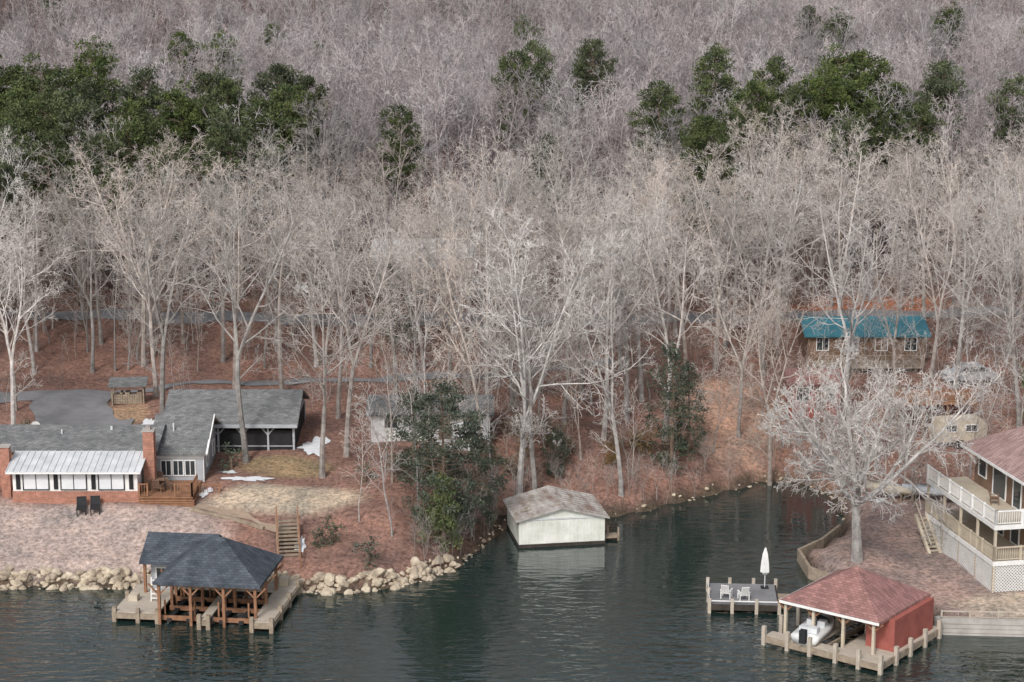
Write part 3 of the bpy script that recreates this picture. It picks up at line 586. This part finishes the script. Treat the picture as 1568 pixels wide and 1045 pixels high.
def bare(seed,H,kind='near',name='bare_tree'):
    rg=random.Random(seed);V=[];F=[]
    if kind=='near':
        c=dict(seg=[5,7,5,4,3,2],wob=[.03,.07,.13,.16,.18,.2],up=[.02,.05,.05,.06,.05,.03],tip=[.75,.28,.3,.4,.5,.6],sides=[7,5,4,3,3,3],nch=[0,9,6,5,4],t0=[1,.08,.18,.2,.2],ang=[(0,0),(30,58),(30,58),(30,60),(30,60)],rat=[1,.52,.52,.52,.52],rr=[.7,.64,.64,.62,.60],rmin=.016)
    elif kind=='far':
        c=dict(seg=[3,4,3,2,2],wob=[.03,.08,.14,.18,.2],up=[.02,.06,.08,.07,.03],tip=[.7,.28,.35,.5,.6],sides=[5,4,3,3,3],nch=[0,8,6,4],t0=[1,.08,.2,.2],ang=[(0,0),(28,56),(30,58),(30,60)],rat=[1,.48,.52,.52],rr=[.7,.6,.6,.65],rmin=.027)
    elif kind=='mid':
        c=dict(seg=[3,5,4,3,2],wob=[.05,.09,.14,.18,.2],up=[.03,.05,.05,.04,.02],tip=[.7,.25,.35,.5,.6],sides=[5,4,3,3,3],nch=[0,9,6,4],t0=[1,.08,.2,.2],ang=[(0,0),(30,60),(30,60),(30,60)],rat=[1,.46,.52,.52],rr=[.7,.55,.58,.65],rmin=.015)
    elif kind=='wide':
        c=dict(seg=[3,6,5,4,3,2],wob=[.03,.08,.12,.15,.17,.2],up=[.02,.045,.03,.03,.03,.02],tip=[.8,.25,.3,.4,.5,.6],sides=[8,6,4,3,3,3],nch=[0,10,7,6,4],t0=[1,.12,.2,.15,.2],ang=[(0,0),(30,60),(30,60),(30,60),(30,60)],rat=[1,.5,.5,.5,.5],rr=[.7,.6,.6,.6,.65],rmin=.017)
    else:
        c=dict(seg=[4,4,3,2],wob=[.06,.1,.14,.2],up=[.04,.06,.06,.03],tip=[.5,.3,.4,.6],sides=[4,3,3,3],nch=[0,8,5],t0=[1,.1,.15],ang=[(0,0),(25,55),(30,60)],rat=[1,.45,.5],rr=[.7,.5,.6],rmin=.013)
    nl={'near':rg.choice([1,2,2,3]),'far':rg.choice([1,2,3]),'wide':6,'sap':rg.choice([1,2,3]),'mid':rg.choice([1,2])}[kind]
    fr={'near':rg.uniform(.28,.45),'far':rg.uniform(.35,.5),'wide':.2,'sap':.2,'mid':.22}[kind]
    r0={'near':.27,'far':.21,'wide':.34,'sap':.06,'mid':.11}[kind]
    if nl==1: fr*=.8
    P=Vector((0,0,0));D=Vector((rg.uniform(-.07,.07),rg.uniform(-.07,.07),1)).normalized()
    n=c['seg'][0];pts=[P.copy()]
    for i in range(n):
        D=(D+rv(rg)*c['wob'][0]+Vector((0,0,.02))).normalized();P=P+D*H*fr/n;pts.append(P.copy())
    rs=[r0*(1-.3*i/n) for i in range(n+1)];pts[0].z-=.6;rs[0]*=1.3
    tube(V,F,pts,rs,c['sides'][0])
    ph=rg.uniform(0,6.28)
    for j in range(nl):
        if nl==1: nd=D
        else:
            an=R(rg.uniform(10,24)) if kind!='wide' else R(rg.uniform(34,56) if j<5 else 8);a_=ph+j*6.283/(nl if kind!='wide' else 5)
            nd=(D*math.cos(an)+Vector((math.cos(a_),math.sin(a_),0))*math.sin(an)).normalized()
        grow(V,F,P,nd,H*(1-fr)*(1.0 if nl==1 else rg.uniform(.8,1.05))*(1 if kind!='wide' else rg.uniform(.6,.75)),rs[-1]*(.95 if nl==1 else .76),1,rg,c)
    if kind=='near':
        for j in range(rg.randint(1,4)):
            t=rg.uniform(.5,.95);q=pts[0].lerp(pts[-1],t);a_=rg.uniform(0,6.28);grow(V,F,q,Vector((math.cos(a_),math.sin(a_),.7)).normalized(),H*rg.uniform(.1,.18),.06,2,rg,c)
    z=max(v.z for v in V);s_=H/z
    V=[v*s_ for v in V]
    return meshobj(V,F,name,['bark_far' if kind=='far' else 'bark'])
def tufts(V,F,mi,c,rx,rz,n,rg,ln,wd,idx,up=.3):
    for _ in range(n):
        p=rv(rg).normalized()*(rg.random()**.45);q=c+Vector((p.x*rx,p.y*rx,p.z*rz));d=(p*.8+rv(rg)*.6+Vector((0,0,up))).normalized();s=d.cross(rv(rg)).normalized()
        i=len(V);l=ln*rg.uniform(.6,1.3);w_=wd*rg.uniform(.6,1.3);V+=[q-s*w_*.5,q+d*l*.5+s*w_*.5,q+d*l,q+d*l*.5-s*w_*.6];F.append((i,i+1,i+2,i+3));mi.append(idx)
def pine(seed,H,cw=3.4,cl=.5,name='pine_tree'):
    rg=random.Random(seed);V=[];F=[]
    pts=[Vector((0,0,-.5))];D=Vector((rg.uniform(-.05,.05),rg.uniform(-.05,.05),1))
    for i in range(8):
        D=(D+rv(rg)*.03).normalized();pts.append(pts[-1]+D*(H*.97+.5)/8)
    tube(V,F,pts,[.24*(1-.85*i/8) for i in range(9)],6);mi=[0]*len(F)
    nb=int(46*rg.uniform(.85,1.15))
    for j in range(nb):
        t=(j+rg.random())/nb;hh=1-cl+cl*t
        f=hh*8;i=min(7,int(f));q=pts[i].lerp(pts[i+1],f-i)
        prof=min(1,(1-t)**.55*1.2)*(.6+.4*min(1,t/.3))
        L_=cw*prof*rg.uniform(.45,1.12)+.25;a_=j*2.4+rg.uniform(-.6,.6)
        d=Vector((math.cos(a_),math.sin(a_),rg.uniform(0,.4)+.45*t)).normalized()
        e=q+d*L_;k0=len(F);tube(V,F,[q,q.lerp(e,.5)+Vector((0,0,-.1)),e],[.06,.045,.02],3);mi+=[0]*(len(F)-k0)
        for k in range(max(1,int(L_/.85))):
            c_=q.lerp(e,1-k*.8/max(L_,1))+rv(rg)*.3
            tufts(V,F,mi,c_,rg.uniform(.5,.95),rg.uniform(.28,.5),int(rg.uniform(65,105)),rg,.34,.13,1)
    tufts(V,F,mi,pts[-1],.8,.7,110,rg,.32,.12,1)
    me=meshobj(V,F,name,['bark_pine','needle']);me.polygons.foreach_set('material_index',mi);return me
def evergreen(seed,H,wd,leaf='ever',name='evergreen_tree',shape='ovoid',dens=2.0):
    rg=random.Random(seed);V=[];F=[]
    tube(V,F,[Vector((0,0,-.5)),Vector((.1,0,H*.5)),Vector((0,.1,H*.93))],[.2,.12,.03],6);mi=[0]*len(F)
    n=int(H*wd*dens)
    for j in range(n):
        t=(j+.5)/n
        pr=(1-t)**.75 if shape=='cone' else (math.sin(math.pi*(.12+.86*t)))**.7
        a_=j*2.4;L_=wd/2*pr*rg.uniform(.4,1.2);q=Vector((0,0,H*(.05+.9*t)));e=q+Vector((math.cos(a_)*L_,math.sin(a_)*L_,rg.uniform(-.4,.6)))
        k0=len(F);tube(V,F,[q,e],[.04,.015],3);mi+=[0]*(len(F)-k0)
        tufts(V,F,mi,e,rg.uniform(.35,.85),rg.uniform(.3,.6),int(rg.uniform(50,110)),rg,.2,.13,1,.1)
    me=meshobj(V,F,name,['bark_pine',leaf]);me.polygons.foreach_set('material_index',mi);return me
def put(name,me,x,y,s=1,rot=0,dz=0,tilt=0,sx=1):
    o=bpy.data.objects.new(name,me);o.location=(x,y,hz(x,y)+dz);o.rotation_euler=(0,tilt,rot);o.scale=(s*sx,s*sx,s);root.objects.link(o);return o
NV=9
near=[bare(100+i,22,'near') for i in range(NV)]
sap=[bare(300+i,7,'sap','sapling') for i in range(4)]
mid=[bare(400+i,12,'mid','understory_tree') for i in range(5)]
rg=random.Random(11)
placed=[]
def tree(x,y,h,k=None,rot=None,tilt=0,sx=1):
    k=rg.randrange(NV) if k is None else k
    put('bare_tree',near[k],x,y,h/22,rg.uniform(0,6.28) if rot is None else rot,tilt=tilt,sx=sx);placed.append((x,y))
for T in [(-39.8,154,19),(-28.7,158.6,21),(-30.5,166,20),(-20.5,148.5,24),(-14.4,145.7,20.5),(-19.8,167,22),(-14.4,160,20),(-12.9,150,21),(.55,148.8,23.5),(1.8,148.2,22),(7.4,155.8,21),(8.5,149,19),(18.9,161,16),(20.9,155.5,18.5),(27.6,160.5,21),(-41.5,161.5,18),(-46,160,20),
 (-2.5,152,19),(4.2,158,20),(12.5,158,20),(-8,160,19),(11,164,19),(-24,168,20),(-46,168,19),(15,168,20),(38,166,19),(41.5,158,19),(45,164,20),(22,170,19),(-33,174,21),(-10,167,20),(0,163,19),(6,167,20),(-4,168,21),(-5,159.5,20),(18,172,20),(32.5,164,17),(-2,157,19),(9.5,160,19),(-26,175,20),(36.5,169,18)]: tree(*T)
midobj=[(-8.5,135.5,11),(-6.8,139,12),(-5.5,142.5,13),(-9,144,12),(-2.9,139.2,9),(-3.3,145,12),(-7,149,14),(27.5,148,9),(30.5,149,10),(33.5,147,10),(36,151,10),(29,153.5,9),(39,148,12),(41,143,11),(26.5,158.5,8),(38,155,11),(43,150,13),(13,155,9),(16.5,158,10),(5.5,153,11),(-1.5,150,11),(2.8,152.5,9),(38,161,11),(22.4,160,9),(-11,137.5,8),(9.5,151.5,8),(-4.4,147.5,12),(29.8,164,10),(35,165,10),(31,159,8)]
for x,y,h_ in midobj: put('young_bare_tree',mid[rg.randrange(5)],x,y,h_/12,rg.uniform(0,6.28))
boxes_avoid=[(-40.5,-25,138,152),(-28.5,-15.5,150,161),(-16,-1.5,190,204),(6.5,13.5,192,204),(25,37.5,168,181),(22.5,28.5,161,168),(-12,-1,152.5,160),(30,39,155,162),(-41.5,-30,151,167)]
def ok(x,y,sep,P):
    for a,b2,c_,d_ in boxes_avoid:
        if a-.5<x<b2+.5 and c_-.5<y<d_+.5:return False
    if abs(y-170.5)<1.7 and x<12:return False
    if abs(y-165)<1.8 and x<-33:return False
    if abs(y-185.2)<2.6:return False
    for px,py in P:
        if (px-x)**2+(py-y)**2<sep*sep:return False
    return True
def pinezone(x,y): return x<-21 and y>188
for _ in range(7000):
    x=rg.uniform(-66,66);y=rg.uniform(172,203)
    if pinezone(x,y) and rg.random()<.93: continue
    if ok(x,y,4.6,placed) and sd(x,y)>3: tree(x,y,rg.uniform(14,19))
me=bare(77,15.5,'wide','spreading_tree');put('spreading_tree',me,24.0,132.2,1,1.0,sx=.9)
def scatter(name,meshes,pts):
    coll=bpy.data.collections.new(name+'_forms')
    for i,m_ in enumerate(meshes):
        o=bpy.data.objects.new('%s_form_%02d'%(name,i),m_);coll.objects.link(o)
    me=bpy.data.meshes.new(name);A=np.array(pts,float);me.from_pydata(A[:,:3].tolist(),[],[])
    a1=me.attributes.new('rot','FLOAT_VECTOR','POINT');r_=np.zeros((len(A),3),np.float32);r_[:,2]=A[:,3];a1.data.foreach_set('vector',r_.ravel())
    a2=me.attributes.new('scl','FLOAT','POINT');a2.data.foreach_set('value',A[:,4].astype(np.float32))
    a3=me.attributes.new('idx','INT','POINT');a3.data.foreach_set('value',A[:,5].astype(np.int32))
    o=bpy.data.objects.new(name,me);root.objects.link(o)
    ng=bpy.data.node_groups.new(name,'GeometryNodeTree')
    ng.interface.new_socket('Geometry',in_out='INPUT',socket_type='NodeSocketGeometry');ng.interface.new_socket('Geometry',in_out='OUTPUT',socket_type='NodeSocketGeometry')
    n=ng.nodes;l=ng.links;gi=n.new('NodeGroupInput');go=n.new('NodeGroupOutput');ip=n.new('GeometryNodeInstanceOnPoints');ci=n.new('GeometryNodeCollectionInfo')
    ci.inputs['Collection'].default_value=coll;ci.inputs['Separate Children'].default_value=True;ci.inputs['Reset Children'].default_value=True
    def na_(nm,dt):
        q=n.new('GeometryNodeInputNamedAttribute');q.data_type=dt;q.inputs['Name'].default_value=nm
        return [s for s in q.outputs if s.enabled and s.name=='Attribute'][0]
    l.new(gi.outputs[0],ip.inputs['Points']);l.new(ci.outputs[0],ip.inputs['Instance']);ip.inputs['Pick Instance'].default_value=True
    l.new(na_('idx','INT'),ip.inputs['Instance Index']);l.new(na_('rot','FLOAT_VECTOR'),ip.inputs['Rotation']);l.new(na_('scl','FLOAT'),ip.inputs['Scale']);l.new(ip.outputs[0],go.inputs[0])
    md=o.modifiers.new('instances','NODES');md.node_group=ng
    return o
NF=7
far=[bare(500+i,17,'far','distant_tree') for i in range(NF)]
pts=[]
def addgrid(y0,y1,sp):
    y=y0
    while y<y1:
        w_=.32*y+10;x=-w_
        while x<w_:
            px=x+rg.uniform(-.45,.45)*sp;py=y+rg.uniform(-.45,.45)*sp;x+=sp
            if px<-20 and py<217 and rg.random()<.85: continue
            pts.append([px,py,0,rg.uniform(0,6.28),rg.uniform(.62,1.16),rg.randrange(NF)])
        y+=sp
addgrid(205,330,5.4);addgrid(330,485,6.4)
A=np.array(pts);hh=hgt(A[:,0],A[:,1])
for p,z in zip(pts,hh):p[2]=float(z)
scatter('distant_forest',far,pts)
pts=[]
for _ in range(9000):
    x=rg.uniform(-62,58);y=rg.uniform(134,204)
    d_=sd(x,y)
    if d_<.6 or len(pts)>320: continue
    if y<160 and x<-10: continue
    if x>19 and y<142: continue
    if ok(x,y,.0,[]): pts.append([x,y,hz(x,y),rg.uniform(0,6.28),rg.uniform(.35,1.0),rg.randrange(4)])
for _ in range(130):
    t=rg.random();i=rg.randrange(9,22);a_=Vector(SH[i]).lerp(Vector(SH[i+1]),t)
    x,y=a_.x+rg.uniform(-1,1),a_.y+rg.uniform(-.5,2.5)
    if sd(x,y)>.3: pts.append([x,y,hz(x,y),rg.uniform(0,6.28),rg.uniform(.25,.6),rg.randrange(4)])
scatter('undergrowth_saplings',sap,pts)
pts=[]
for _ in range(9000):
    x=rg.uniform(-62,58);y=rg.uniform(158,203)
    if len(pts)>=105: break
    if sd(x,y)<4 or (x<-12 and y<172): continue
    if pinezone(x,y) or (24<x<40 and y<180) or (-16<x<0 and y>180): continue
    if ok(x,y,.0,[]): pts.append([x,y,hz(x,y),rg.uniform(0,6.28),rg.uniform(.6,1.1),rg.randrange(5)])
scatter('understory_thicket',mid,pts)
# pines
pv=[pine(700+i,18,rg.uniform(3.5,4.4),rg.uniform(.42,.6)) for i in range(7)]
for x,y,h_ in [(-53.2,215,20.5),(-46,215,21.5),(-48.9,205,19),(-41.8,200,19.5),(-49.3,195,17),(-37.4,205,17.5),(-34.1,215,19.5),(-26.7,212,21),(-23.6,205,19),(-30,198,17.5),(-32.8,192.5,15),(-56,203,18.5),(-52,190,15.5),(-45.5,194,16),(-39,195,16),(-30.5,207,19.5),(-58,196,17),(-60,208,20.5),(-51,200,18),(-40,212,20),(-35,201,17.5),(-56.5,187.5,14.5),(-49,187.5,14),(-62,190,15),(-65,202,19),(-57,214,21.5),(-56,179,16),(-52,180.5,15),(-51,176,14),(-26.5,203,18),
 (-44,206,19),(-54,196,16.5),(-46.5,200,17.5),(-42,189,14.5),(-36,196,16.5),(-27,196,16.5),(-33,208,18.5),(-22.5,211,19.5),(-50,211,20.5),(-58,183,15.5),(-37,188.5,13.5),
 (0,236,18.8),(3.9,240,20.3),(11.5,250,18.8),(-11.5,208,16.5),(3,202,14.5),(22.5,228,20),(16.5,216,17.5),(20,188.4,18.5),(28.5,225,19.5),(38,225,20),(42.5,229,20.3),(31.5,215,17.5),(37,210,17),(43,208,16.5),(46.5,225,19),(53,215,18.5),(24.5,205,16),(19,205,16),(34,219,18.5),(40,216,18),(26,219,18),(34,205,15.5)]:
    k=rg.randrange(7);put('pine_tree',pv[k],x,y,h_/18,rg.uniform(0,6.28),sx=rg.uniform(.84,1.08)*(.82 if x>-15 and x<15 else 1))
pts=[]
for x,y in [(-61,300),(-49,300),(-43,295),(-31,330),(52,330),(75,350),(90,340),(-95,350),(-45,370),(60,270)]+[(rg.uniform(-150,150),rg.uniform(320,480)) for _ in range(6)]:
    pts.append([x,y,hz(x,y),rg.uniform(0,6.28),rg.uniform(.8,1.0),rg.randrange(7)])
scatter('distant_pines',pv,pts)
# evergreens
e1=evergreen(1,11.5,6.2,dens=1.5);put('magnolia_tree',e1,-5.0,137.5)
e2=evergreen(2,8,4.0,dens=1.5);put('holly_tree',e2,-2.9,140.5);put('holly_tree',e2,-7.4,146,.9,2)
e3=evergreen(3,5.5,3.0,'ever2','cedar_tree','cone');put('cedar_tree',e3,-4.9,135.4,1)
e4=evergreen(4,10.5,3.8,dens=1.2);put('holly_tree',e4,12.7,153.5);put('holly_tree',e4,14.3,156.5,.75,1);put('holly_tree',e2,-10.5,178,1.0)
put('cedar_tree',e3,44,158,1.6,1);put('holly_tree',e2,-17,190,1.1,3);put('holly_tree',e2,3.5,151.2,.5,3)
bs=evergreen(9,1.3,1.6,'ever','evergreen_shrub')
for x,y in((-13.5,134.3),(-12.8,134.6),(-11,144.5),(-38.5,153),(-10,131.5),(-21.5,147.2)): put('evergreen_shrub',bs,x,y,rg.uniform(.7,1.0),rg.uniform(0,6))
ds=evergreen(12,2.2,2.0,'shrub','dry_shrub')
for _ in range(50):
    x=rg.uniform(-12,20);y=rg.uniform(136,160)
    if .5<sd(x,y)<9 and ok(x,y,0,[]): put('dry_shrub',ds,x,y,rg.uniform(.5,1.1),rg.uniform(0,6))
# ------------------------------------------------------------ light, world, camera
w=bpy.data.worlds.new('World');sc.world=w;w.use_nodes=True;N=w.node_tree.nodes;L=w.node_tree.links
bg=N['Background'];sk=N.new('ShaderNodeTexSky');sk.sky_type='NISHITA';sk.sun_disc=False;sk.sun_elevation=R(42);sk.sun_rotation=R(200);sk.dust_density=4;sk.air_density=1;sk.ozone_density=1
hs=N.new('ShaderNodeHueSaturation');hs.inputs['Saturation'].default_value=.4;L.new(sk.outputs[0],hs.inputs['Color']);L.new(hs.outputs[0],bg.inputs[0]);bg.inputs[1].default_value=.15
sl=bpy.data.lights.new('sun','SUN');sl.energy=1.9;sl.angle=R(10);sl.color=(1,.97,.93);so=bpy.data.objects.new('sun',sl);root.objects.link(so)
az=R(200);el=R(42);dv=Vector((math.sin(az)*math.cos(el),math.cos(az)*math.cos(el),math.sin(el)))
so.rotation_euler=dv.to_track_quat('Z','Y').to_euler();so.location=(0,0,100)
cd=bpy.data.cameras.new('camera');cd.lens=70;cd.sensor_width=36;cd.clip_end=4000;cam=bpy.data.objects.new('camera',cd);root.objects.link(cam);cam.location=(0,0,45);cam.rotation_euler=(R(78),0,0);sc.camera=cam
sc.view_settings.view_transform='Standard';sc.view_settings.look='None';sc.view_settings.exposure=0
